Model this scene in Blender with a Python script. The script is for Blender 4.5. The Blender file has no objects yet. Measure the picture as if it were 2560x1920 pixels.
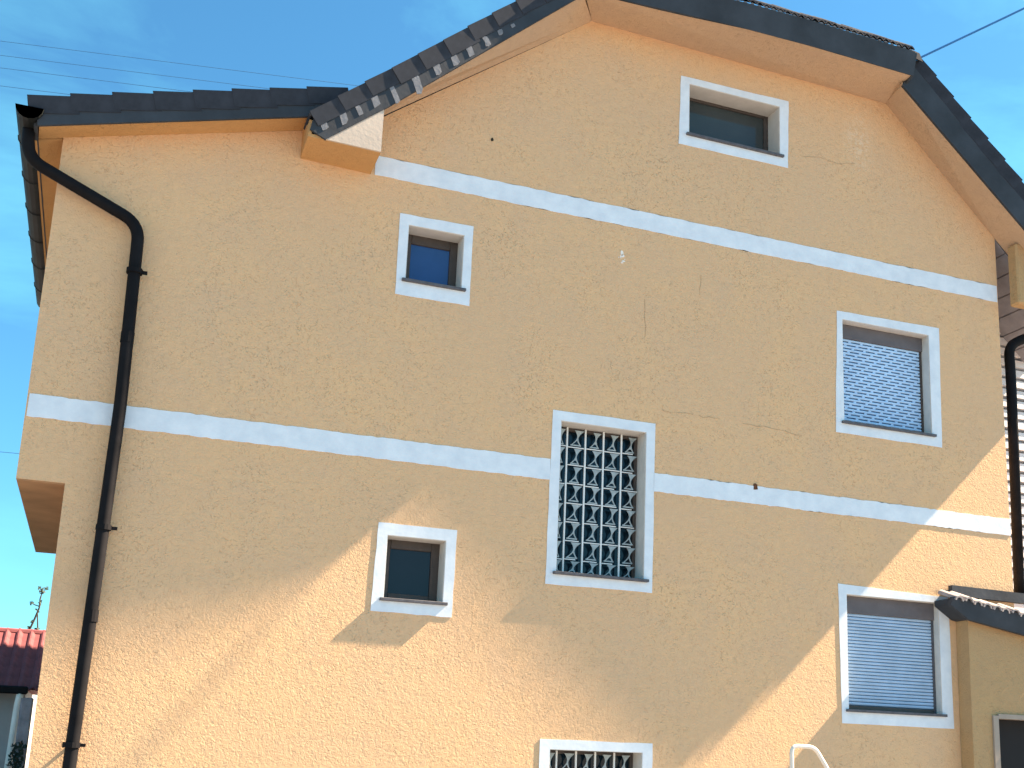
import bpy, bmesh, math, random
from mathutils import Vector, Matrix
random.seed(7)
SC = bpy.context.scene
COL = SC.collection
R = math.radians

# ------------------------------------------------------------------ camera
cam_d = bpy.data.cameras.new('camera')
cam_d.sensor_width = 36.0
cam_d.lens = 41.7036
cam_d.shift_x = -0.03387
cam_d.shift_y = 0.09306
cam_d.clip_start = 0.1
cam_d.clip_end = 3000
cam = bpy.data.objects.new('camera', cam_d)
COL.objects.link(cam)
m3 = Matrix(((0.933452, -0.112657, -0.340554), (-0.356847, -0.195183, -0.913545), (0.036447, 0.974275, -0.222395)))
m4 = m3.to_4x4()
m4.translation = Vector((0, -10.7, 1.6))
cam.matrix_world = m4
SC.camera = cam

# ------------------------------------------------------------------ sky, sun, exposure
SUN_DIR = Vector((1.0, -0.0865, 1.0)).normalized()
world = bpy.data.worlds.new('World')
SC.world = world
world.use_nodes = True
wn, wl = world.node_tree.nodes, world.node_tree.links
wn.clear()
w_out = wn.new('ShaderNodeOutputWorld')
w_bg = wn.new('ShaderNodeBackground')
w_sky = wn.new('ShaderNodeTexSky')
w_sky.sky_type = 'NISHITA'
w_sky.sun_disc = False
w_sky.sun_elevation = math.asin(SUN_DIR.z)
w_sky.sun_rotation = math.atan2(SUN_DIR.x, SUN_DIR.y)
w_sky.altitude = 300
w_sky.air_density = 1.0
w_sky.dust_density = 0.6
w_sky.ozone_density = 3.0
w_bg.inputs['Strength'].default_value = 0.05
def w_node(t, **kw):
    x = wn.new(t)
    for k, v in kw.items(): setattr(x, k, v)
    return x
def w_rgba(x, name, out=False):
    return [i for i in (x.outputs if out else x.inputs) if i.name == name and i.type == 'RGBA'][0]
w_tint = w_node('ShaderNodeMix', data_type='RGBA', blend_type='MULTIPLY')   # clear azure air
w_tint.inputs['Factor'].default_value = 1
wl.new(w_sky.outputs['Color'], w_rgba(w_tint, 'A'))
w_rgba(w_tint, 'B').default_value = (.345, .69, .735, 1)
w_tc = w_node('ShaderNodeTexCoord')                                           # glare painted into the sky colour as thin pale wisps
w_map = w_node('ShaderNodeMapping'); w_map.inputs['Scale'].default_value = (1.3, 2.2, 4.5); w_map.inputs['Rotation'].default_value = (.2, .1, .5)
w_map.inputs['Location'].default_value = (2.2, 6.6, 3.3)
wl.new(w_tc.outputs['Generated'], w_map.inputs['Vector'])
w_no = w_node('ShaderNodeTexNoise'); w_no.inputs['Scale'].default_value = 1.6; w_no.inputs['Detail'].default_value = 9; w_no.inputs['Roughness'].default_value = .58; w_no.inputs['Distortion'].default_value = .4
wl.new(w_map.outputs['Vector'], w_no.inputs['Vector'])
w_mr = w_node('ShaderNodeMapRange'); w_mr.inputs['From Min'].default_value = .46; w_mr.inputs['From Max'].default_value = .78; w_mr.inputs['To Max'].default_value = .5
wl.new(w_no.outputs['Fac'], w_mr.inputs['Value'])
w_mix = w_node('ShaderNodeMix', data_type='RGBA')
wl.new(w_mr.outputs['Result'], w_mix.inputs['Factor'])
wl.new(w_rgba(w_tint, 'Result', True), w_rgba(w_mix, 'A'))
w_rgba(w_mix, 'B').default_value = (1.3, 4.1, 4.6, 1)
wl.new(w_rgba(w_mix, 'Result', True), w_bg.inputs['Color'])
wl.new(w_bg.outputs['Background'], w_out.inputs['Surface'])

sun_d = bpy.data.lights.new('sun', 'SUN')
sun_d.energy = 5.0
sun_d.angle = R(0.53)
sun_d.color = (1.0, 0.77, 0.54)
sun = bpy.data.objects.new('sun', sun_d)
COL.objects.link(sun)
sun.rotation_euler = SUN_DIR.to_track_quat('Z', 'Y').to_euler()
sun.location = SUN_DIR * 60

SC.view_settings.view_transform = 'Standard'
SC.view_settings.look = 'None'
SC.view_settings.gamma = 1
SC.view_settings.use_curve_mapping = False
SC.view_settings.exposure = 2.7

# ------------------------------------------------------------------ materials
def mat(name, col, rough=0.8, var=0.0, vscale=3.0, bump=0.0, bscale=20.0, bdist=0.02, spec=0.3, metal=0.0, detail=4.0, col2=None, two=None):
    m = bpy.data.materials.new(name)
    m.use_nodes = True
    n, l = m.node_tree.nodes, m.node_tree.links
    b = n['Principled BSDF']
    b.inputs['Base Color'].default_value = (*col, 1)
    b.inputs['Roughness'].default_value = rough
    b.inputs['Specular IOR Level'].default_value = spec
    b.inputs['Metallic'].default_value = metal
    tc = n.new('ShaderNodeTexCoord')
    if var:
        t = n.new('ShaderNodeTexNoise')
        t.inputs['Scale'].default_value = vscale
        t.inputs['Detail'].default_value = detail
        t.inputs['Roughness'].default_value = 0.6
        l.new(tc.outputs['Object'], t.inputs['Vector'])
        r = n.new('ShaderNodeValToRGB')
        c2 = col2 or tuple(c * (1 - var) for c in col)
        r.color_ramp.elements[0].position = 0.3
        r.color_ramp.elements[1].position = 0.7
        r.color_ramp.elements[0].color = (*c2, 1)
        r.color_ramp.elements[1].color = (*[min(1, c * (1 + var * .6)) for c in col], 1)
        l.new(t.outputs['Fac'], r.inputs['Fac'])
        l.new(r.outputs['Color'], b.inputs['Base Color'])
    if bump:
        t = n.new('ShaderNodeTexNoise')
        t.inputs['Scale'].default_value = bscale
        t.inputs['Detail'].default_value = 5
        t.inputs['Roughness'].default_value = 0.6
        l.new(tc.outputs['Object'], t.inputs['Vector'])
        bp = n.new('ShaderNodeBump')
        bp.inputs['Strength'].default_value = bump
        bp.inputs['Distance'].default_value = bdist
        l.new(t.outputs['Fac'], bp.inputs['Height'])
        l.new(bp.outputs['Normal'], b.inputs['Normal'])
    return m

def plaster_material(name, col, col2, stain=False):
    """ochre scratch render: broad mottling, fine grain, pitted relief"""
    m = bpy.data.materials.new(name)
    m.use_nodes = True
    n, l = m.node_tree.nodes, m.node_tree.links
    b = n['Principled BSDF']
    b.inputs['Roughness'].default_value = 0.95
    b.inputs['Specular IOR Level'].default_value = 0.1
    tc = n.new('ShaderNodeTexCoord')
    def noise(scale, det, rough, dist=0.0):
        t = n.new('ShaderNodeTexNoise')
        t.inputs['Scale'].default_value = scale
        t.inputs['Detail'].default_value = det
        t.inputs['Roughness'].default_value = rough
        t.inputs['Distortion'].default_value = dist
        l.new(tc.outputs['Object'], t.inputs['Vector'])
        return t
    def mix(fac, a, c):
        x = n.new('ShaderNodeMix'); x.data_type = 'RGBA'
        l.new(fac, x.inputs['Factor'])
        for s, v in (('A', a), ('B', c)):
            sock = [i for i in x.inputs if i.name == s and i.type == 'RGBA'][0]
            if isinstance(v, tuple): sock.default_value = (*v, 1)
            else: l.new(v, sock)
        return [o for o in x.outputs if o.type == 'RGBA'][0]
    def ramp(sock, p0, p1):
        r = n.new('ShaderNodeMapRange')
        r.inputs['From Min'].default_value = p0
        r.inputs['From Max'].default_value = p1
        l.new(sock, r.inputs['Value'])
        return r.outputs['Result']
    broad = ramp(noise(0.55, 5, .6).outputs['Fac'], .36, .66)
    c = mix(broad, col2, col)
    mid = ramp(noise(2.3, 6, .68).outputs['Fac'], .42, .75)          # cloudy wear, greyer
    c = mix(mid, c, tuple(v * f for v, f in zip(col2, (.94, .97, 1.04))))
    if stain:                                                       # pale efflorescence below the right roof corner
        vm = n.new('ShaderNodeVectorMath'); vm.operation = 'SUBTRACT'; vm.inputs[1].default_value = (7.76, 0, 8.72)
        l.new(tc.outputs['Object'], vm.inputs[0])
        v2 = n.new('ShaderNodeVectorMath'); v2.operation = 'MULTIPLY'; v2.inputs[1].default_value = (3.6, 0, 2.0)
        l.new(vm.outputs['Vector'], v2.inputs[0])
        ln = n.new('ShaderNodeVectorMath'); ln.operation = 'LENGTH'; l.new(v2.outputs['Vector'], ln.inputs[0])
        fall = n.new('ShaderNodeMapRange'); fall.inputs['From Min'].default_value = 1.0; fall.inputs['From Max'].default_value = .1
        l.new(ln.outputs['Value'], fall.inputs['Value'])
        st = ramp(noise(17, 5, .7, 1.2).outputs['Fac'], .46, .58)
        mm = n.new('ShaderNodeMath'); mm.operation = 'MULTIPLY'
        l.new(fall.outputs['Result'], mm.inputs[0]); l.new(st, mm.inputs[1])
        c = mix(mm.outputs['Value'], c, (.78, .64, .48))
    fine = ramp(noise(14, 4, .65).outputs['Fac'], .25, .8)
    dk = tuple(v * .86 for v in col)
    lt = tuple(min(1, v * 1.08) for v in col)
    c2 = mix(fine, dk, lt)
    mx = n.new('ShaderNodeMix'); mx.data_type = 'RGBA'
    mx.inputs['Factor'].default_value = .45
    rg = [i for i in mx.inputs if i.type == 'RGBA']
    l.new(c, rg[0]); l.new(c2, rg[1])
    l.new([o for o in mx.outputs if o.type == 'RGBA'][0], b.inputs['Base Color'])
    # relief
    pits = noise(38, 4, .6, .8)
    med = noise(11, 3, .5)
    a = n.new('ShaderNodeMath'); a.operation = 'MULTIPLY_ADD'
    a.inputs[1].default_value = 0.5
    l.new(med.outputs['Fac'], a.inputs[0]); l.new(pits.outputs['Fac'], a.inputs[2])
    pock = ramp(noise(30, 2, .5, 1.6).outputs['Fac'], .40, .30)      # scratched pockmarks of the float finish
    a2 = n.new('ShaderNodeMath'); a2.operation = 'MULTIPLY_ADD'
    a2.inputs[1].default_value = -0.8
    patchy = ramp(noise(1.1, 4, .6).outputs['Fac'], .32, .66)
    pm = n.new('ShaderNodeMath'); pm.operation = 'MULTIPLY'
    l.new(pock, pm.inputs[0]); l.new(patchy, pm.inputs[1])
    l.new(pm.outputs['Value'], a2.inputs[0]); l.new(a.outputs['Value'], a2.inputs[2])
    a = a2
    bp = n.new('ShaderNodeBump')
    bp.inputs['Strength'].default_value = 0.8
    bp.inputs['Distance'].default_value = 0.0115
    l.new(a.outputs['Value'], bp.inputs['Height'])
    l.new(bp.outputs['Normal'], b.inputs['Normal'])
    return m

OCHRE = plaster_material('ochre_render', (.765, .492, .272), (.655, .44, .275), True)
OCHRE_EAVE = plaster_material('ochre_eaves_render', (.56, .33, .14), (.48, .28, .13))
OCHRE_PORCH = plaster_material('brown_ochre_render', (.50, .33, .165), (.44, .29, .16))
BROWN = mat('shaded_ochre_soffit', (.40, .24, .13), .9, .2, 2.5, .3, 25, .005)  # ochre bay underside, its shade put into a darker brown
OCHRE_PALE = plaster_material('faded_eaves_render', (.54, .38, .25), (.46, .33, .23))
GREYWOOD = mat('grey_soffit_boards', (.27, .28, .33), .85, .25, 5, .3, 20, .004)
WHITE = mat('white_trim_paint', (.74, .80, .86), .8, .05, 6, .25, 30, .004, col2=(.63, .70, .78))
REVEAL = mat('reveal_paint', (.62, .61, .58), .85, .1, 5, .2, 25, .004)
CREAM = mat('cream_render', (.56, .475, .40), .9, .08, 4, .3, 25, .006)
FASCIA = mat('slate_painted_board', (.037, .046, .059), .75, .35, 2.2, .3, 14, .006)
TILE = mat('slate_grey_tile', (.034, .041, .055), .8, .3, 6, .06, 30, .002, spec=.1)
MORTAR_SUNLIT = mat('grey_mortar_and_sunlit_patch', (.19, .20, .225), .9, .2, 14, .5, 30, .006)  # mortar plugs at the hip, painted sunlight on the left verge board
PIPE = mat('brown_black_pipe', (.012, .012, .014), .6, .3, 5, .0, spec=.05)
GUTTER = mat('grey_green_gutter', (.03, .036, .037), .55, .35, 3, .1, 8, .003)
STONE = mat('grey_marble_sill', (.10, .10, .115), .6, .3, 18, .1, 20, .003)
FRAME = mat('dark_brown_frame', (.075, .06, .054), .5, .2, 9)
BOXGREY = mat('shutter_box_grey', (.13, .12, .13), .7, .15, 5, .1, 10, .003)
SLATBLUE = mat('pale_blue_slat', (.47, .69, .97), .55, .1, 5)
SLATGREY = mat('blue_grey_slat', (.38, .53, .72), .5, .15, 3)
SLOT = mat('shutter_slot_blue', (.11, .26, .46), .8)
IRON = mat('white_painted_iron', (.78, .80, .80), .5, .06, 20)
ORNAMENT = mat('dull_grey_iron', (.36, .42, .44), .5, .3, 12)
SIDING = mat('white_clapboard', (.72, .72, .74), .8, .12, 4, .2, 12, .004)
REDTILE = mat('red_clay_tile', (.165, .048, .055), .8, .3, 5, .3, 20, .006)
GREYWALL = mat('grey_house_wall', (.33, .34, .35), .9, .15, 2, .3, 20, .006)
PILLAR = mat('weathered_pillar_stone', (.30, .27, .30), .9, .35, 6, .6, 12, .02)
WHITEPIPE = mat('white_plastic_pipe', (.82, .80, .74), .5, .08, 6)
LEAF = mat('dark_leaf', (.035, .06, .05), .7, .4, 8)
BARK = mat('twig_bark', (.06, .055, .05), .9, .3, 10)
CABLE = mat('blue_cable', (.01, .13, .36), .5, .1, 5)
WIRE = mat('grey_blue_wire', (.02, .10, .24), .6, .1, 5)
RAIL = mat('white_rail_paint', (.80, .74, .66), .45, .08, 12)
RUST = mat('rust_brown', (.14, .06, .03), .9, .5, 40, .5, 40, .01)
DARKHOLE = mat('dark_hole', (.03, .022, .015), .9)
CRACK = mat('hairline_crack', (.48, .33, .20), .95)
CHIP = mat('bare_white_plaster', (.85, .80, .74), .95, .1, 30)
DARKROOM = mat('dark_interior', (.02, .02, .022), .9)
GROUND = mat('pale_concrete_ground', (.165, .162, .168), .9, .2, .6, .3, 12, .01)
PORCHTILE = mat('pale_barrel_tile', (.33, .30, .30), .85, .25, 9, .4, 25, .006)

def glass(name, col, spec, rough=.04):
    m = mat(name, col, rough, .15, 2.0)
    m.node_tree.nodes['Principled BSDF'].inputs['Specular IOR Level'].default_value = spec
    return m
GLASS_ATTIC = glass('attic_glass', (.05, .062, .066), .3)
GLASS_BLUE = glass('blue_reflection_glass', (.028, .075, .22), .5)  # sky reflection put into the pane as a blue base colour
GLASS_DARK = glass('dark_glass', (.014, .017, .028), .28)
GLASS_TEAL = glass('teal_glass', (.006, .017, .028), .3)

# ------------------------------------------------------------------ mesh helpers
def link(name, me, parent=None):
    o = bpy.data.objects.new(name, me)
    COL.objects.link(o)
    if parent: o.parent = parent
    return o

def obj(name, bm, material, parent=None, smooth=False):
    bmesh.ops.recalc_face_normals(bm, faces=bm.faces)
    me = bpy.data.meshes.new(name)
    bm.to_mesh(me); bm.free()
    if material: me.materials.append(material)
    if smooth:
        for p in me.polygons: p.use_smooth = True
    return link(name, me, parent)

def thing(name, label, cat, loc=(0, 0, 0), group=None):
    o = link(name, None)
    o.location = loc
    o['label'] = label; o['category'] = cat
    if group: o['group'] = group
    return o

def tag(o, label, cat, group=None):
    o['label'] = label; o['category'] = cat
    if group: o['group'] = group
    return o

def add_box(bm, x0, x1, y0, y1, z0, z1):
    v = [bm.verts.new(p) for p in ((x0, y0, z0), (x1, y0, z0), (x1, y1, z0), (x0, y1, z0), (x0, y0, z1), (x1, y0, z1), (x1, y1, z1), (x0, y1, z1))]
    for f in ((0, 3, 2, 1), (4, 5, 6, 7), (0, 1, 5, 4), (1, 2, 6, 5), (2, 3, 7, 6), (3, 0, 4, 7)):
        bm.faces.new([v[i] for i in f])
    return v

def box(x0, x1, y0, y1, z0, z1, bevel=0.0):
    bm = bmesh.new()
    add_box(bm, x0, x1, y0, y1, z0, z1)
    if bevel:
        bmesh.ops.bevel(bm, geom=bm.edges[:], offset=bevel, segments=1, affect='EDGES')
    return bm

def add_prism(bm, pts, off):
    """polygon of 3d points pushed by vector off"""
    off = Vector(off)
    a = [bm.verts.new(p) for p in pts]
    b = [bm.verts.new(Vector(p) + off) for p in pts]
    n = len(a)
    bm.faces.new(a); bm.faces.new(b[::-1])
    for i in range(n):
        bm.faces.new([a[i], b[i], b[(i + 1) % n], a[(i + 1) % n]])

def prism(pts, off):
    bm = bmesh.new(); add_prism(bm, pts, off); return bm

def xz(pts, y): return [(x, y, z) for x, z in pts]

def add_tube(bm, pts, r, seg=10, caps=True):
    pts = [Vector(p) for p in pts]
    rings = []
    up = None
    for i, p in enumerate(pts):
        d = (pts[min(i + 1, len(pts) - 1)] - pts[max(i - 1, 0)]).normalized()
        if up is None:
            up = d.orthogonal().normalized()
        up = (up - d * up.dot(d)).normalized()
        s = d.cross(up)
        rr = r[i] if isinstance(r, (list, tuple)) else r
        rings.append([bm.verts.new(p + (up * math.cos(2 * math.pi * k / seg) + s * math.sin(2 * math.pi * k / seg)) * rr) for k in range(seg)])
    for a, b in zip(rings, rings[1:]):
        for k in range(seg):
            bm.faces.new([a[k], a[(k + 1) % seg], b[(k + 1) % seg], b[k]])
    if caps:
        bm.faces.new(rings[0][::-1]); bm.faces.new(rings[-1])

def tube(pts, r, seg=10, caps=True):
    bm = bmesh.new(); add_tube(bm, pts, r, seg, caps); return bm

def rounded(pts, rad, n=6):
    """round the inner corners of a polyline"""
    pts = [Vector(p) for p in pts]
    out = [pts[0]]
    for a, b, c in zip(pts, pts[1:], pts[2:]):
        u = (a - b); w = (c - b)
        d = min(rad, u.length * .45, w.length * .45)
        p0 = b + u.normalized() * d; p1 = b + w.normalized() * d
        for k in range(n + 1):
            t = k / n
            out.append((1 - t) ** 2 * p0 + 2 * t * (1 - t) * b + t * t * p1)
    out.append(pts[-1])
    return out

def wall_with_holes(outer, holes, y0, y1):
    """vertical slab in the xz plane with rectangular openings"""
    bm = bmesh.new()
    edges = []
    for loop in [outer] + [[(a, c), (b, c), (b, d), (a, d)] for a, b, c, d in holes]:
        vs = [bm.verts.new((x, y0, z)) for x, z in loop]
        for i in range(len(vs)):
            edges.append(bm.edges.new((vs[i], vs[(i + 1) % len(vs)])))
    bmesh.ops.triangle_fill(bm, use_beauty=True, use_dissolve=False, edges=edges, normal=(0, -1, 0))
    r = bmesh.ops.extrude_face_region(bm, geom=bm.faces[:])
    for v in r['geom']:
        if isinstance(v, bmesh.types.BMVert): v.co.y = y1
    return bm

def wobble(bm, amp, seed=0):
    rnd = random.Random(seed)
    for v in bm.verts:
        v.co += Vector((rnd.uniform(-amp, amp), rnd.uniform(-amp, amp), rnd.uniform(-amp, amp)))
    return bm

# ------------------------------------------------------------------ ground
g = obj('ground', prism([(-600, -600, 0), (600, -600, 0), (600, 600, 0), (-600, 600, 0)], (0, 0, -.5)), GROUND)
g['kind'] = 'structure'

# ------------------------------------------------------------------ the ochre house
house = thing('ochre_house', 'large ochre rendered house with half-hipped dark roof and white string courses', 'house', (0, 0, 0))

# openings: x0, x1, z0, z1 of the clear opening
OPEN = dict(attic=(5.515, 6.68, 8.29, 8.925), small_top=(2.435, 3.01, 6.01, 6.605), small_low=(2.43, 3.0, 2.885, 3.495),
            grille=(4.12, 5.065, 3.275, 4.825), shut_top=(7.475, 8.66, 5.245, 6.465), shut_low=(7.46, 8.66, 2.11, 3.345),
            grille_low=(4.12, 5.085, .72, 1.61))
outer = [(-.385, 0), (9.72, 0), (9.70, 7.88), (8.157, 9.33), (4.32, 9.39), (2.05, 7.66), (1.98, 7.53), (1.29, 7.36), (-.77, 6.81), (-.77, 3.665), (-.385, 3.665)]
obj('facade_wall', wall_with_holes(outer, list(OPEN.values()), 0, .32), OCHRE, house)
obj('side_wall', box(9.40, 9.715, .32, 7.8, 0, 7.9), OCHRE, house)
obj('side_wall', box(-.38, -.1, .32, 7.8, 0, 3.66), OCHRE, house)
obj('rear_wall', box(-.38, 9.7, 7.8, 8.1, 0, 7.3), OCHRE, house)
obj('projecting_bay', box(-.765, -.12, .32, 4.4, 3.667, 6.80), OCHRE, house)
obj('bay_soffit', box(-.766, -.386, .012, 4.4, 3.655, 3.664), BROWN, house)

def string_course(pts):
    """painted band with slightly wandering edges; pts = bl, br, tr, tl"""
    rnd = random.Random(int(pts[0][0] * 100))
    bm = bmesh.new()
    n = 90
    bl, br, tr, tl = [Vector((x, 0, z)) for x, z in pts]
    lo, hi = [], []
    for k in range(n + 1):
        t = k / n
        e = 0 if k in (0, n) else 1
        lo.append(bl.lerp(br, t) + Vector((0, -.005, e * rnd.uniform(-.005, .005))))
        hi.append(tl.lerp(tr, t) + Vector((0, -.005, e * rnd.uniform(-.005, .005))))
    add_prism(bm, lo + hi[::-1], (0, .0042, 0))
    bmesh.ops.triangulate(bm, faces=[f for f in bm.faces if len(f.verts) > 4])
    return obj('string_course', bm, WHITE, house)
string_course([(2.06, 7.062), (9.69, 7.052), (9.69, 7.258), (2.06, 7.268)])
string_course([(-.757, 4.21), (4.02, 4.205), (4.02, 4.415), (-.755, 4.41)])
string_course([(5.158, 4.212), (9.712, 4.200), (9.712, 4.392), (5.158, 4.408)])

# ---- windows
def trim_ring(outq, op):
    """white surround: quad outq (bl, br, tr, tl) around the opening op, 14 mm proud"""
    a, b, c, d = op
    inner = [(a, c), (b, c), (b, d), (a, d)]
    rnd = random.Random(int(a * 1000 + c * 77))
    bm = bmesh.new()
    n = 7
    for i in range(4):                                  # hand-painted outer edge wanders a little
        j = (i + 1) % 4
        o0, o1, i0, i1 = outq[i], outq[j], inner[i], inner[j]
        L = lambda p, q, t: (p[0] + (q[0] - p[0]) * t, p[1] + (q[1] - p[1]) * t)
        jit = [(0, 0)] + [(rnd.uniform(-.004, .004), rnd.uniform(-.004, .004)) for _ in range(n - 1)] + [(0, 0)]
        for k in range(n):
            q = [L(o0, o1, k / n), L(o0, o1, (k + 1) / n), L(i0, i1, (k + 1) / n), L(i0, i1, k / n)]
            q[0] = (q[0][0] + jit[k][0], q[0][1] + jit[k][1]); q[1] = (q[1][0] + jit[k + 1][0], q[1][1] + jit[k + 1][1])
            add_prism(bm, xz(q, -.005), (0, .0042, 0))
    bmesh.ops.remove_doubles(bm, verts=bm.verts, dist=.0002)
    return bm

def window(kind, key, outq, depth, label=None):
    a, b, c, d = OPEN[key]
    w = link(kind, None, house)
    w.location = ((a + b) / 2, 0, c)
    inv = Matrix.Translation((-(a + b) / 2, 0, -c))
    def part(name, bm, m, smooth=False):
        bmesh.ops.transform(bm, matrix=inv, verts=bm.verts)
        return obj(name, bm, m, w, smooth)
    if label: w['label'] = label
    part('trim', trim_ring(outq, OPEN[key]), WHITE)
    bm = bmesh.new()                                   # painted reveal lining, 6 mm
    t = .006
    add_box(bm, a, a + t, .001, depth, c, d); add_box(bm, b - t, b, .001, depth, c, d)
    add_box(bm, a + t, b - t, .001, depth, d - t, d)
    part('reveal', bm, REVEAL)
    part('sill', box(a - .035, b + .04, -.046 if kind == 'grilled_window' else -.036, depth, c - .004, c + .024, .003), STONE)
    bm = box(a, b, depth + .09, depth + .1, c, d)      # dark room behind
    part('backing', bm, DARKROOM)
    return w, part

def casement(key, outq, depth, fw, ft, pane_mat, name='window'):
    a, b, c, d = OPEN[key]
    w, part = window(name, key, outq, depth)
    y0, y1 = depth, depth + .05
    z0 = c + .024
    for nm, q in (('frame_stile', (a, a + fw, z0, d)), ('frame_stile', (b - fw, b, z0, d)), ('frame_rail', (a + fw, b - fw, d - ft, d)), ('frame_rail', (a + fw, b - fw, z0, z0 + ft * .8))):
        part(nm, box(q[0], q[1], y0, y1, q[2], q[3], .006), FRAME)
    part('pane', box(a + fw, b - fw, y0 + .022, y0 + .03, z0 + ft * .8, d - ft), pane_mat)
    return w

def quad(bl, br, tr, tl): return [bl, br, tr, tl]

casement('attic', quad((5.39, 8.165), (6.785, 8.175), (6.80, 9.02), (5.41, 9.00)), .24, .06, .035, GLASS_ATTIC)
casement('small_top', quad((2.345, 5.865), (3.10, 5.865), (3.10, 6.72), (2.34, 6.71)), .2, .085, .10, GLASS_BLUE)
casement('small_low', quad((2.32, 2.78), (3.09, 2.775), (3.10, 3.605), (2.34, 3.605)), .2, .085, .09, GLASS_DARK)

def hourglass(x0, x1, z0, z1, y, rnd):
    """pinched wrought motif: a wedge above the waist, two splayed legs below it"""
    bm = bmesh.new()
    n = 9
    h = z1 - z0; w = x1 - x0
    cx = x0 + w * rnd.uniform(.52, .60); hw = w * rnd.uniform(.27, .34)
    rows = []
    for k in range(n + 1):
        t = k / n
        s_ = abs(2 * t - 1.04)
        wd = hw * (.12 + .88 * min(1, s_) ** 1.8)
        lean = (t - .5) * hw * .7
        rows.append((cx + lean - wd, cx + lean + wd, z0 + h * t))
    leg = w * .075
    for (la, ra, za), (lb, rb, zb) in zip(rows, rows[1:]):
        if za < z0 + h * .32 and (ra - la) > leg * 2.2 and (rb - lb) > leg * 2.2:
            add_prism(bm, xz([(la, za), (la + leg, za), (lb + leg, zb), (lb, zb)], y), (0, .005, 0))
            add_prism(bm, xz([(ra - leg, za), (ra, za), (rb, zb), (rb - leg, zb)], y), (0, .005, 0))
        else:
            add_prism(bm, xz([(la, za), (ra, za), (rb, zb), (lb, zb)], y), (0, .005, 0))
    add_box(bm, rows[0][0], rows[0][1], y - .0005, y + .0055, z0 - .005, z0 + .008)
    bmesh.ops.remove_doubles(bm, verts=bm.verts, dist=.0003)
    return bm

def grille(key, outq, depth, ncol, rowh, label):
    a, b, c, d = OPEN[key]
    w, part = window('grilled_window', key, outq, depth, label)
    z0 = c + .024
    part('pane', box(a, b, depth + .02, depth + .03, z0, d), GLASS_TEAL)
    for q in ((a, a + .04, z0, d), (b - .04, b, z0, d), (a + .04, b - .04, d - .04, d)):
        part('frame_bar', box(q[0], q[1], depth - .01, depth + .02, q[2], q[3]), FRAME)
    yg = depth - .045
    a0, a = a, a - .0665
    pw = .2015
    b = min(b, a + pw * ncol)
    for k in range(1, ncol):
        x = a + pw * k
        part('upright_bar', box(x - .0085, x + .0085, yg - .009, yg + .009, z0, d - .01, .002), IRON)
    nrow = int(math.ceil((d - z0) / rowh))
    rnd = random.Random(5)
    for r in range(nrow):
        zt = d - .02 - r * rowh; zb = max(zt - rowh, z0)
        for k in range(ncol):
            xa, xb = max(a0 + .004, a + pw * k + .012), a + pw * (k + 1) - .012
            if zt - zb > .07:
                bm = hourglass(xa, xb, zb + .020, zt - .014, yg - .0025, rnd)
                part('scroll_plate', bm, ORNAMENT)
            if zb > z0 + .02:
                dz = rnd.uniform(-.006, .006)
                part('cross_bar', box(xa, xb - rnd.choice((0, 0, .03, .06)), yg - .006, yg + .006, zb + dz - .0045, zb + dz + .0045), IRON)
    return w

grille('grille', quad((4.012, 3.17), (5.158, 3.17), (5.165, 4.93), (4.028, 4.925)), .21, 5, .193, 'tall grilled window above the sunlit wall')
grille('grille_low', quad((4.012, .6), (5.19, .6), (5.19, 1.70), (4.018, 1.70)), .21, 5, .193, 'grilled window cut by the bottom of the view')

def slat_mesh(x0, x1, z, h, y, ntab, phase, gap):
    bm = bmesh.new()
    n = 4
    prof = [(y + .004, z), (y - .003, z + h * .1), (y - .006, z + h * .5), (y - .003, z + h * .9), (y + .004, z + h)]
    pts = [(x0, p[0], p[1]) for p in prof] + [(x0, y + .008, z + h), (x0, y + .008, z)]
    add_prism(bm, pts, (x1 - x0, 0, 0))
    if ntab:                                            # webs between the light slots
        pw = (x1 - x0) / ntab
        for k in range(-1, ntab + 1):
            xa = x0 + pw * (k + phase); xb = xa + pw * .22
            xa, xb = max(xa, x0), min(xb, x1)
            if xb - xa > .004: add_box(bm, xa, xb, y - .001, y + .007, z - gap, z)
    return bm

def shutter(key, outq, yb, boxh, rows, slotted, m, label):
    a, b, c, d = OPEN[key]
    w, part = window('shuttered_window', key, outq, .2, label)
    z0 = c + .024
    part('shutter_box', box(a + .006, b - .006, yb - .03, yb + .12, d - boxh, d - .006, .004), BOXGREY)
    for q in ((a + .006, a + .035), (b - .035, b - .006)):
        part('guide_rail', box(q[0], q[1], yb - .012, yb + .03, z0, d - boxh), FRAME if slotted else STONE)
    part('slot_backing', box(a + .03, b - .03, yb + .02, yb + .026, z0, d - boxh), SLOT)
    part('bottom_bar', box(a + .036, b - .036, yb - .012, yb + .012, z0 + .002, z0 + .045, .003), FRAME)
    zz0 = z0 + .047; H = (d - boxh - zz0) / rows
    for r in range(rows):
        gap = H * (.36 if slotted else .16)
        bm = slat_mesh(a + .037, b - .037, zz0 + r * H + gap, H - gap, yb, 7 if slotted else 0, ((r * .37) % 1) if slotted else 0.0, gap)
        part('slat', bm, m)
    return w

shutter('shut_top', quad((7.365, 5.13), (8.79, 5.13), (8.81, 6.575), (7.405, 6.555)), .14, .17, 25, True, SLATBLUE, 'upper window with pale blue perforated roller shutter')
shutter('shut_low', quad((7.375, 1.985), (8.805, 1.985), (8.79, 3.415), (7.355, 3.45)), .10, .19, 27, False, SLATGREY, 'lower window with blue-grey roller shutter')

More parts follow.
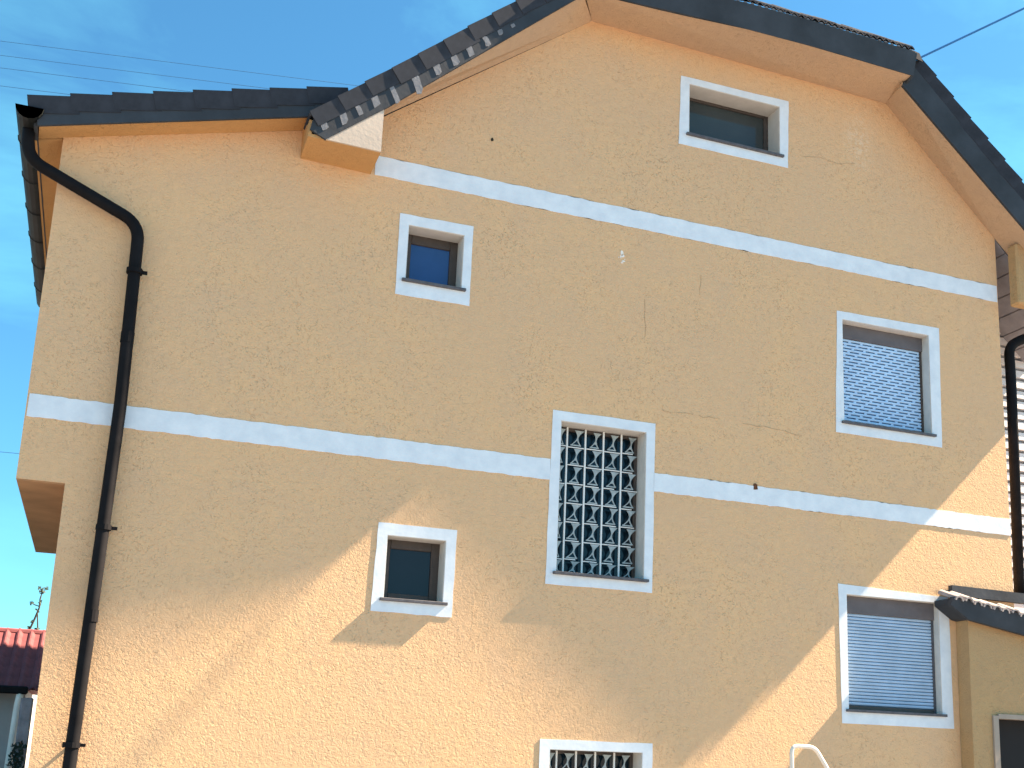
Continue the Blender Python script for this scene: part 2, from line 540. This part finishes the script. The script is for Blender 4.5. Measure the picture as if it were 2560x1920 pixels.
# ---- main roof
roof = link('roof', None, house); roof['label'] = 'half-hipped main roof with slate-grey tiles'
D1, D2R, D2L = .45, .562, .49          # how far verge and hip eave stand out from the wall
HIP = [(4.03, .49, 9.355), (5.0, .55, 9.36), (5.9, .592, 9.365), (6.7, .597, 9.37), (7.4, .582, 9.372), (8.13, .562, 9.375)]   # the hip eave is slightly bowed
def hip_d(x):
    for (xa, da, _), (xb, db, _) in zip(HIP, HIP[1:]):
        if x <= xb: return da + (db - da) * (x - xa) / (xb - xa)
    return HIP[-1][1]
RIDGE = (6.2, 11.4)
bm = bmesh.new()
def tri(bm, *p): bm.faces.new([bm.verts.new(q) for q in p])
top = -.02
tri(bm, (1.36, -.42, 7.22), (4.08, -.42, 9.62), (6.2, 1.5, 11.35), (6.2, 8.2, 11.35), (1.36, 8.2, 7.22))
tri(bm, (11.25, -.42, 6.95), (8.18, -.42, 9.66), (6.2, 1.5, 11.35), (6.2, 8.2, 11.35), (11.25, 8.2, 6.95))
tri(bm, (4.08, -.46, 9.64), (8.18, -.5, 9.68), (6.2, 1.5, 11.37))
bmesh.ops.solidify(bm, geom=bm.faces[:], thickness=.06)
obj('roof_deck', bm, TILE, roof)

# soffits (rendered undersides)
L_w = [(2.05, 7.66), (4.32, 9.39)]; L_f = [(2.03, 7.53), (4.02, 9.335)]
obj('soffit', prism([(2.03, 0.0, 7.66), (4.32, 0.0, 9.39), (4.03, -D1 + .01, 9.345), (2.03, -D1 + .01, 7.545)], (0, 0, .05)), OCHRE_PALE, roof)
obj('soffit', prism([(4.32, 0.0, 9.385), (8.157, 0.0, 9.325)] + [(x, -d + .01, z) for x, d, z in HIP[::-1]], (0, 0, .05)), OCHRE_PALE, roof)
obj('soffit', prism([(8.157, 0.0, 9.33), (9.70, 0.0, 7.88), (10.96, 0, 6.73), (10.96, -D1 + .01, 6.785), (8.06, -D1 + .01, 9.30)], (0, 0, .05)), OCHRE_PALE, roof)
for k in range(7):                                  # grey boards lining the eave beyond the wall corner
    t0, t1 = k / 7, (k + .93) / 7
    p = [(9.70 + 1.26 * t, 7.885 - 1.16 * t) for t in (t0, t1)]
    obj('soffit_board', prism([(p[0][0], .02, p[0][1]), (p[1][0], .02, p[1][1]), (p[1][0], 1.0, p[1][1]), (p[0][0], 1.0, p[0][1])], (0, 0, .03)), GREYWOOD, roof)

# fascia / verge boards, each a board of its own
obj('verge_board', prism(xz([(2.02, 7.53), (4.03, 9.345), (4.06, 9.60), (1.66, 7.62), (1.36, 7.27), (1.34, 7.16), (1.49, 7.09)], -D1), (0, .03, 0)), FASCIA, roof)
obj('verge_board', prism([(8.06, -D1, 9.30), (10.98, -D1, 6.765), (11.06, -D1 - .03, 7.07), (8.22, -D1 - .03, 9.63)], (0, .03, 0)), FASCIA, roof)
bm = bmesh.new()
for (xa, da, za), (xb, db, zb) in zip(HIP, HIP[1:]):
    add_prism(bm, [(xa, -da, za), (xb, -db, zb), (xb, -db - .045, zb + .285), (xa, -da - .045, za + .285)], (0, .03, 0))
bmesh.ops.remove_doubles(bm, verts=bm.verts, dist=.0005)
obj('eave_board', bm, FASCIA, roof)
# side cheeks that close the step between the deeper hip eave and the verges
obj('eave_cheek', prism([(8.13, -D2R, 9.375), (8.13, -D1 + .0, 9.33), (8.17, -D1, 9.66), (8.17, -D2R - .03, 9.66)], (-.03, 0, 0)), FASCIA, roof)
obj('eave_cheek', prism([(4.03, -D2L, 9.355), (4.03, -D1, 9.35), (4.04, -D1, 9.62), (4.04, -D2L - .03, 9.62)], (.03, 0, 0)), FASCIA, roof)

def verge_tiles(parent, p_lo, p_hi, y, n, lip=.12, wid=.30, rise=.032, seed=1):
    """overlapping verge tiles climbing from p_lo to p_hi (x, z), each with a hanging side lip"""
    a = Vector((p_lo[0], 0, p_lo[1])); b = Vector((p_hi[0], 0, p_hi[1]))
    u = (b - a).normalized(); L = (b - a).length / n
    nn = Vector((-u.z, 0, u.x))
    if nn.z < 0: nn = -nn
    me = None
    rnd = random.Random(seed)
    for i in range(n):
        if me is None or i % 3 == 0:
            bm = bmesh.new()
            T = .028; ov = .05
            lo, hi = -ov * .5, L + ov * .5
            # top plate: raised at the low end
            def P(s, h, yy): return u * s + nn * h + Vector((0, yy, 0))
            r0 = rise + rnd.uniform(-.004, .005)
            add_prism(bm, [P(lo, r0, 0), P(hi, 0, 0), P(hi, T, 0), P(lo, r0 + T, 0)], (0, wid, 0))
            q0 = rnd.uniform(-.012, .012)
            add_prism(bm, [P(lo, r0 - lip + q0, -.012), P(hi, -lip + q0, -.004), P(hi, T, -.040), P(lo, r0 + T, -.049)], (0, .012, 0))
            bmesh.ops.recalc_face_normals(bm, faces=bm.faces)
            me = bpy.data.meshes.new('verge_tile'); bm.to_mesh(me); bm.free(); me.materials.append(TILE)
        o = link('verge_tile', me, parent)
        o.location = a + u * (L * i) + Vector((0, y, 0))
    return u, nn, L

u, nn, L = verge_tiles(roof, (1.36, 7.30), (4.05, 9.67), -D1, 11, lip=.13, rise=.008, seed=2)
verge_tiles(roof, (11.08, 7.10), (8.22, 9.70), -D1 - .018, 12, lip=.12, rise=.02, seed=3)
# spots of sunlight painted as pale grey patches on the lower left verge board
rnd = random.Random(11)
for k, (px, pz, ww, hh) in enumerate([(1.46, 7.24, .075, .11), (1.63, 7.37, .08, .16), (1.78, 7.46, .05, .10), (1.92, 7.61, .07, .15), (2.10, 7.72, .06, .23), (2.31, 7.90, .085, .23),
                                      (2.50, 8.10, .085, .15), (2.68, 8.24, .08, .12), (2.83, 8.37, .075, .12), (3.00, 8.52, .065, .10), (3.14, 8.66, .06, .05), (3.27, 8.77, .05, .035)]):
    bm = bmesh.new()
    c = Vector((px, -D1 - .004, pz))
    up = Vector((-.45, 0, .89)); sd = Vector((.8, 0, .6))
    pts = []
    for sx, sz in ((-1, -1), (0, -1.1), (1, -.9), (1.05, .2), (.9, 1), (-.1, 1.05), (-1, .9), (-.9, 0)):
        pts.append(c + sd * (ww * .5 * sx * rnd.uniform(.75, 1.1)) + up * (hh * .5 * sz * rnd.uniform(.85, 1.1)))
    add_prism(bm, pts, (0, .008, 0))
    obj('sunlit_patch', bm, MORTAR_SUNLIT, roof)

# hip eave tiles: a row of double-roll tiles seen on end, with pale mortar plugs in the rolls
def roll_tile():
    bm = bmesh.new()
    W, TH, LEN = .172, .018, .36
    n = 12
    prof = []
    for k in range(n + 1):
        t = k / n
        prof.append((W * t - W / 2, .034 * abs(math.sin(2 * math.pi * t))))
    sl = Vector((0, LEN * .77, LEN * .64))
    for i in range(n):
        (xa, za), (xb, zb) = prof[i], prof[i + 1]
        add_prism(bm, [(xa, 0, za), (xb, 0, zb), (xb, 0, zb + TH), (xa, 0, za + TH)], sl)
    bmesh.ops.remove_doubles(bm, verts=bm.verts, dist=.0002)
    bmesh.ops.recalc_face_normals(bm, faces=bm.faces)
    me = bpy.data.meshes.new('eave_tile'); bm.to_mesh(me); bm.free(); me.materials.append(TILE)
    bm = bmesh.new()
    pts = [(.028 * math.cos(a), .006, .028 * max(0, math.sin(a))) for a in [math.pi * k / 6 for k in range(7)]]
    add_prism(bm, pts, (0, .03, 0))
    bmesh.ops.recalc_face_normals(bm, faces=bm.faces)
    pm = bpy.data.meshes.new('mortar_plug'); bm.to_mesh(pm); bm.free(); pm.materials.append(MORTAR_SUNLIT)
    return me, pm
tm, pm = roll_tile()
NT = 23
for i in range(NT):
    t = (i + .5) / NT
    x = 4.06 + (8.12 - 4.06) * t
    y = -hip_d(x) - .048 + rnd.uniform(-.008, .006)
    z = 9.635 + .035 * t + rnd.uniform(-.006, .01)
    o = link('eave_tile', tm, roof); o.location = (x, y, z); o.rotation_euler = (0, rnd.uniform(-.03, .03), rnd.uniform(-.04, .04))
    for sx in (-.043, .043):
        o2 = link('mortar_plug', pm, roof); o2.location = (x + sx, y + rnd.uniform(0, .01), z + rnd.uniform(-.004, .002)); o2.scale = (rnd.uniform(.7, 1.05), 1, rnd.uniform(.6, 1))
# second course of hip tiles (steps of the skyline)
for i in range(NT):
    t = (i + .5) / NT
    x = 4.25 + (7.95 - 4.25) * t
    y = -hip_d(x) + .22
    z = 9.635 + .035 * t + .215 + rnd.uniform(-.01, .01)
    o = link('eave_tile', tm, roof); o.location = (x, y, z); o.rotation_euler = (0, rnd.uniform(-.04, .04), rnd.uniform(-.03, .03))
# hip corner cap on the right kink
obj('hip_cap', wobble(prism(xz([(8.02, 9.64), (8.27, 9.60), (8.24, 9.70), (8.05, 9.73)], -D2R - .005), (0, .35, .22)), .01, 3), TILE, roof)

# left eave box with its pale front
obj('eave_box_front', prism(xz([(1.49, 7.095), (2.02, 7.085), (2.02, 7.528)], -D1 + .008), (0, .02, 0)), CREAM, roof)
bm = bmesh.new()
add_prism(bm, [(1.33, 0.0, 7.075), (2.02, 0.0, 7.06), (2.02, -D1 + .028, 7.085), (1.33, -D1 + .028, 7.10)], (0, 0, .03))
add_prism(bm, [(1.33, 0.0, 7.105), (1.36, 0.0, 7.105), (1.36, -.27, 7.12), (1.33, -.27, 7.12)], (0, 0, .33))
add_prism(bm, [(1.33, -.27, 7.12), (1.36, -.27, 7.12), (1.36, -D1 + .028, 7.13), (1.33, -D1 + .028, 7.13)], (0, 0, .14))
add_prism(bm, [(1.99, 0.0, 7.105), (2.02, 0.0, 7.105), (2.02, -D1 + .028, 7.12), (1.99, -D1 + .028, 7.12)], (0, 0, .58))
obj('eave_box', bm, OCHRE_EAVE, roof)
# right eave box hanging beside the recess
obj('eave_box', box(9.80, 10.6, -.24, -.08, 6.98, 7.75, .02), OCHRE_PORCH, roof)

# ---- low wing roof on the left
wing = link('roof', None, house); wing['label'] = 'shallow wing roof over the left part of the front'
WD = .30
wl_lo, wl_hi = (-.955, 6.735), (1.40, 7.385)
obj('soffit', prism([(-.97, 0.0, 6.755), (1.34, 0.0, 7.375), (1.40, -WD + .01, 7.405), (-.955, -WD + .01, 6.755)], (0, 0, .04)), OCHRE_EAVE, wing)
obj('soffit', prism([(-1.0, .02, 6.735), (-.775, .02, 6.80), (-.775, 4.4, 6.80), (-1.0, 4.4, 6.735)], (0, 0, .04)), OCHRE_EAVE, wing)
obj('verge_board', prism(xz([(-.965, 6.732), (1.40, 7.385), (1.50, 7.62), (-1.01, 6.925)], -WD), (0, .03, 0)), FASCIA, wing)
obj('eave_board', box(-1.0, -.97, -.26, 4.4, 6.74, 6.92), FASCIA, wing)
verge_tiles(wing, (-1.04, 6.925), (1.66, 7.70), -WD, 8, lip=.13, rise=.026, seed=6)
bm = bmesh.new()
tri(bm, (-1.03, -.28, 6.93), (1.62, -.28, 7.69), (1.62, 4.4, 7.69), (-1.03, 4.4, 6.93))
bmesh.ops.solidify(bm, geom=bm.faces[:], thickness=.05)
obj('roof_deck', bm, TILE, wing)

# ---- left gutter and downpipe
bm = bmesh.new()
ring = []
n = 9
for yy in (-.35, 4.75):
    rr = []
    for k in range(n):
        a = math.pi + math.pi * k / (n - 1)
        rr.append(bm.verts.new((-1.045 + .115 * math.cos(a), yy, 6.87 + .115 * math.sin(a))))
    ring.append(rr)
for k in range(n - 1):
    bm.faces.new([ring[0][k], ring[0][k + 1], ring[1][k + 1], ring[1][k]])
bm.faces.new(ring[0]); bm.faces.new(ring[1][::-1])
bmesh.ops.solidify(bm, geom=bm.faces[:], thickness=-.006)
gut = obj('gutter', bm, GUTTER, house)
for yy in (.25, 1.0, 1.75, 2.5, 3.3, 4.1):
    bm = bmesh.new()
    pts = [(-1.045 + .119 * math.cos(math.pi + math.pi * k / 8), yy, 6.87 + .119 * math.sin(math.pi + math.pi * k / 8)) for k in range(9)]
    add_tube(bm, pts, .006, 6)
    obj('gutter_bracket', bm, GUTTER, gut)
pipe_pts = rounded([(-1.05, -.12, 6.84), (-1.03, -.11, 6.50), (-.045, -.10, 6.07), (-.02, -.10, 4.4), (-.075, -.10, 1.35), (-.09, -.10, .05)], .16, 7)
dp = obj('downpipe', tube(pipe_pts, .054, 14), PIPE, house, smooth=True)
for (x, z, wdt) in ((-.038, 5.62, .07), (-.035, 3.30, .065), (-.08, 1.50, .07)):
    bm = tube([(x, -.10, z - .022), (x, -.10, z + .022)], wdt, 14)
    add_box(bm, x + .055, x + .11, -.115, -.085, z - .013, z + .013)
    add_box(bm, x - .01, x + .01, -.06, .0, z - .01, z + .01)
    obj('pipe_clip', bm, PIPE, dp)

for (x, z) in ((-.03, 5.0), (-.048, 2.55)):
    obj('pipe_joint', tube([(x, -.10, z - .05), (x, -.10, z + .05)], .0575, 14), PIPE, dp)

# ---- right downpipe beside the recess
rp = obj('downpipe', tube(rounded([(10.80, .11, 6.95), (10.18, .11, 6.71), (9.93, .11, 6.57), (9.94, .11, 6.15), (9.895, .11, 3.45)], .3, 8), .06, 14), PIPE, house, smooth=True)

# ---- porch on the right
porch = link('porch', None, house); porch['label'] = 'small tiled porch at the lower right corner'
PW = (9.16, 9.9, .9, 2.145)
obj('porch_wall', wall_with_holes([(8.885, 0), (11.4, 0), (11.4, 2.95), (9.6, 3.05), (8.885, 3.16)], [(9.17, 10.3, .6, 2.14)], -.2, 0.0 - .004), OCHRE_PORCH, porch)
bm = bmesh.new()
q = (9.17, 10.3, .6, 2.14)
add_box(bm, q[0] - .02, q[0] + .05, -.225, -.06, q[2], q[3]); add_box(bm, q[1] - .05, q[1] + .02, -.225, -.06, q[2], q[3]); add_box(bm, q[0] + .05, q[1] - .05, -.225, -.06, q[3] - .03, q[3] + .02)
obj('window_surround', bm, mat('pale_surround', (.36, .30, .25), .85, .1, 5), porch)
obj('window_pane', box(q[0] + .05, q[1] - .05, -.05, -.04, q[2], q[3] - .03), DARKROOM, porch)
obj('flashing', prism(xz([(8.80, 3.43), (11.4, 3.40), (11.4, 3.51), (8.80, 3.545)], -.07), (0, .066, 0)), FASCIA, porch)
obj('verge_board', prism([(8.575, -.31, 3.285), (8.80, -.31, 3.145), (9.6, -.31, 3.02), (11.4, -.31, 2.75), (11.4, -.345, 2.97), (9.6, -.345, 3.235), (8.60, -.33, 3.375)], (0, .06, 0)), FASCIA, porch)
obj('porch_soffit', prism([(8.60, -.25, 3.30), (8.82, -.25, 3.16), (9.6, -.25, 3.05), (11.4, -.25, 2.79), (11.4, -.25, 2.96), (8.60, -.25, 3.36)], (0, .243, 0)), FASCIA, porch)
bm = bmesh.new()
pts = [(.055 * math.cos(a), 0, .055 * math.sin(a)) for a in [math.pi * k / 8 for k in range(9)]]
add_prism(bm, pts + [(-.040, 0, 0), (-.03, 0, .026), (0, 0, .038), (.03, 0, .026), (.040, 0, 0)], (0, .30, .10))
bmesh.ops.recalc_face_normals(bm, faces=bm.faces)
bt = bpy.data.meshes.new('barrel_tile'); bm.to_mesh(bt); bm.free(); bt.materials.append(PORCHTILE)
for k in range(22):
    x = 8.66 + k * .125
    o = link('barrel_tile', bt, porch)
    o.location = (x, -.352 + rnd.uniform(-.012, .012), 3.345 - (x - 8.6) * .137 + rnd.uniform(-.008, .008))
    o.rotation_euler = (0, .12 + rnd.uniform(-.06, .06), rnd.uniform(-.05, .05))

# ---- marks on the render
def blotch(name, x, z, w, h, m, seed, y=-.003, n=11):
    rnd = random.Random(seed)
    pts = []
    for k in range(n):
        a = 2 * math.pi * k / n
        r = rnd.uniform(.65, 1.1)
        pts.append((x + w * .5 * r * math.cos(a), y, z + h * .5 * r * math.sin(a)))
    return obj(name, prism(pts, (0, -y - .0005, 0)), m, house)
blotch('rust_spot', 6.345, 4.395, .065, .085, RUST, 3, -.007)
blotch('wall_hole', 3.25, 7.72, .035, .05, DARKHOLE, 4)
for k, (x, z, w, h) in enumerate(((4.740, 6.745, .035, .060), (4.752, 6.715, .05, .035), (4.728, 6.70, .018, .045), (4.758, 6.655, .045, .022), (4.742, 6.635, .03, .018), (4.705, 6.69, .012, .014), (4.775, 6.68, .012, .010))):
    blotch('plaster_chip', x, z, w, h, CHIP, 20 + k, n=8)
def crack(pts, w, seed):
    rnd = random.Random(seed)
    a, b = [], []
    P = [Vector((x, 0, z)) for x, z in pts]
    path = []
    for p, q in zip(P, P[1:]):
        for t in (0, .25, .5, .75): path.append(p.lerp(q, t) + Vector((rnd.uniform(-.008, .008), 0, rnd.uniform(-.012, .012))))
    path.append(P[-1])
    bm = bmesh.new()
    for p, q in zip(path, path[1:]):
        d = (q - p).normalized(); s = Vector((-d.z, 0, d.x)) * w * .7 * rnd.uniform(.3, 1.2)
        add_prism(bm, [p - s + Vector((0, -.0025, 0)), q - s + Vector((0, -.0025, 0)), q + s + Vector((0, -.0025, 0)), p + s + Vector((0, -.0025, 0))], (0, .002, 0))
    obj('crack', bm, CRACK, house)
crack([(5.24, 5.08), (5.60, 5.09)], .004, 1)
crack([(5.66, 5.08), (5.92, 5.09)], .005, 2)
crack([(6.2, 5.07), (6.55, 5.07), (6.93, 5.03)], .005, 3)
crack([(5.02, 6.28), (5.03, 5.86)], .004, 4)
crack([(5.68, 6.66), (5.67, 6.44)], .004, 5)
crack([(6.95, 8.36), (7.2, 8.40), (7.45, 8.38), (7.7, 8.44)], .005, 6)

# ------------------------------------------------------------------ clapboard house behind the right corner
clap = thing('clapboard_house', 'white clapboard wall set back behind the right corner of the ochre house', 'house', (12, .95, 0))
obj('wall_core', box(-2.25, 4, .06, 5, 0, 7.5), GREYWALL, clap)
bm = bmesh.new()
add_prism(bm, [(-2.27, .058, 0), (-2.27, -.03, 0), (-2.27, -.018, .098), (-2.27, .058, .098)], (6.2, 0, 0))
bmesh.ops.recalc_face_normals(bm, faces=bm.faces)
cb = bpy.data.meshes.new('clapboard'); bm.to_mesh(cb); bm.free(); cb.materials.append(SIDING)
for k in range(54):
    o = link('clapboard', cb, clap); o.location = (0, rnd.uniform(-.003, .003), k * .139); o.rotation_euler = (0, rnd.uniform(-.002, .002), 0)
obj('ledge_board', box(-2.28, 4, -.09, .05, 7.45, 7.51), WHITE, clap)

# ------------------------------------------------------------------ handrail in front of the wall
obj_rail = tag(obj('handrail', tube(rounded([(6.005, -1.2, 0), (6.005, -1.2, 1.72), (6.25, -1.2, 1.715), (6.40, -1.2, 1.50), (6.75, -1.2, .7), (6.75, -1.2, 0)], .07, 6), .019, 10), RAIL, smooth=True),
               'white tubular handrail loop standing before the wall under the shuttered windows', 'handrail')

# ------------------------------------------------------------------ neighbour with a red roof, lower left
nb = thing('red_roofed_house', 'low grey house with a red tiled roof at the left edge', 'house', (-1.5, 8, 0))
obj('wall', box(-5, .66, .25, 6, 0, 2.2), GREYWALL, nb)
nroof = obj('roof', prism([(-5, 0, 2.17), (-5, 1.25, 3.05), (-5, 2.5, 2.17)], (5.9, 0, 0)), REDTILE, nb)
bm = bmesh.new()
pts = []
for k in range(9):
    t = k / 8
    pts.append((.17 * t, .0, .045 * max(0, math.sin(math.pi * min(1, t * 1.7))) if t < .6 else 0.004))
lower = [(x, y, z - .015) for x, y, z in pts[::-1]]
prev = None
sl = Vector((0, .235, .168))
for i in range(8):
    a, b = pts[i], pts[i + 1]
    add_prism(bm, [a, b, (b[0], b[1], b[2] - .015), (a[0], a[1], a[2] - .015)], sl)
bmesh.ops.remove_doubles(bm, verts=bm.verts, dist=.0002)
bmesh.ops.recalc_face_normals(bm, faces=bm.faces)
rt = bpy.data.meshes.new('roof_tile'); bm.to_mesh(rt); bm.free(); rt.materials.append(REDTILE)
for r in range(6):
    for c in range(14):
        o = link('roof_tile', rt, nroof)
        o.location = (-1.5 + c * .17 + rnd.uniform(-.004, .004), -.05 + r * .213, 2.165 + r * .150 + rnd.uniform(-.003, .004))
obj('ridge_cap', tube([(-5, 1.25, 3.06), (.9, 1.25, 3.06)], .06, 8), REDTILE, nroof)
obj('gutter', box(-5, .70, -.16, -.05, 2.10, 2.21, .02), PIPE, nb)
obj('downpipe', tube(rounded([(.60, -.10, 2.12), (.585, -.10, 1.9), (.55, -.10, .0)], .1, 4), .048, 10), WHITEPIPE, nb, smooth=True)
tag(obj('garden_pillar', wobble(box(-.86, -.70, 7.55, 7.75, 0, 2.05, .015), .008, 5), PILLAR), 'weathered grey stone pillar between the white pipe and the ochre wall', 'pillar')

def leaves(bm, c, n, r, size, rnd):
    for k in range(n):
        d = Vector((rnd.gauss(0, 1), rnd.gauss(0, 1), rnd.gauss(0, 1))).normalized() * r * rnd.random() ** .5
        p = Vector(c) + d
        a = Vector((rnd.gauss(0, 1), rnd.gauss(0, 1), rnd.gauss(0, 1))).normalized() * size
        b = a.orthogonal().normalized() * size * .5
        bm.faces.new([bm.verts.new(p - a), bm.verts.new(p + b), bm.verts.new(p + a), bm.verts.new(p - b)])

sh = thing('dark_shrub', 'dark leafy shrub at the foot of the grey pillar', 'shrub', (-.80, 7.35, 0))
obj('stem', tube([(0, 0, 0), (.02, .02, .6), (-.01, 0, 1.3)], [.025, .02, .01], 6), BARK, sh)
bm = bmesh.new(); r2 = random.Random(4)
for c in ((0, 0, 1.35), (-.03, 0, 1.2), (.04, .02, 1.05), (-.02, 0, .85), (.03, 0, .6)): leaves(bm, c, 70, .11, .035, r2)
obj('foliage', bm, LEAF, sh)

tw = thing('bare_sapling', 'thin sapling with small leaf tufts rising behind the red roof', 'sapling', (-.97, 9.9, 0))
bm = bmesh.new()
add_tube(bm, [(0, 0, 0), (-.02, 0, 2.5), (-.03, 0, 3.1), (.04, 0, 3.33), (.09, 0, 3.52), (.085, 0, 3.66), (.10, 0, 3.76)], [.03, .02, .016, .016, .014, .012, .008], 6)
add_tube(bm, [(.105, 0, 2.9), (.105, 0, 3.2), (.07, 0, 3.45)], [.013, .012, .01], 6)
add_tube(bm, [(.09, 0, 3.54), (.02, 0, 3.56), (-.02, 0, 3.58)], .008, 6)
obj('stem', bm, BARK, tw)
bm = bmesh.new(); r2 = random.Random(9)
for c, n_, r_ in (((.10, 0, 3.79), 22, .06), ((.06, 0, 3.83), 8, .03), ((.15, 0, 3.84), 9, .03), ((-.03, 0, 3.59), 14, .035), ((.09, 0, 3.6), 12, .045), ((.07, 0, 3.48), 8, .03), ((.02, 0, 3.3), 6, .025), ((-.02, 0, 3.2), 8, .025), ((.1, 0, 3.18), 8, .03)):
    leaves(bm, c, n_, r_, .032, r2)
obj('foliage', bm, LEAF, tw)

# ------------------------------------------------------------------ cables
A = Vector((8.19, -.50, 9.62)); B = A + Vector((4.5, -1.0, 3.0)) * 3
pts = [A.lerp(B, t / 12) - Vector((0, 0, .12 * 4 * (t / 12) * (1 - t / 12))) for t in range(13)]
tag(obj('service_cable', tube(pts, .013, 6), CABLE), 'thick blue cable running from the right roof corner up across the sky', 'cable')
wires = [((-3.22, 15.49), (3.11, 16.20), 'uppermost of the thin wires crossing the left sky'),
         ((-3.18, 15.17), (1.88, 15.72), 'second wire from the top in the left sky, ending behind the wing roof'),
         ((-3.15, 14.89), (.36, 15.25), 'third wire from the top in the left sky above the gutter corner'),
         ((-3.10, 14.49), (-1.77, 14.62), 'lowest of the four wires in the upper left sky, nearest the gutter end'),
         ((-2.12, 6.85), (-1.2, 6.87), 'short horizontal wire at the left edge below the gutter and above the red roof')]
for (x0, z0), (x1, z1), lab in wires:
    p = Vector((x0, 14, z0)); q = Vector((x1, 14, z1)); d = q - p
    tag(obj('overhead_wire', tube([p - d * 1.5, p, q, q + d * .5], .0065, 5), WIRE), lab, 'wire', 'overhead wires in the left sky')
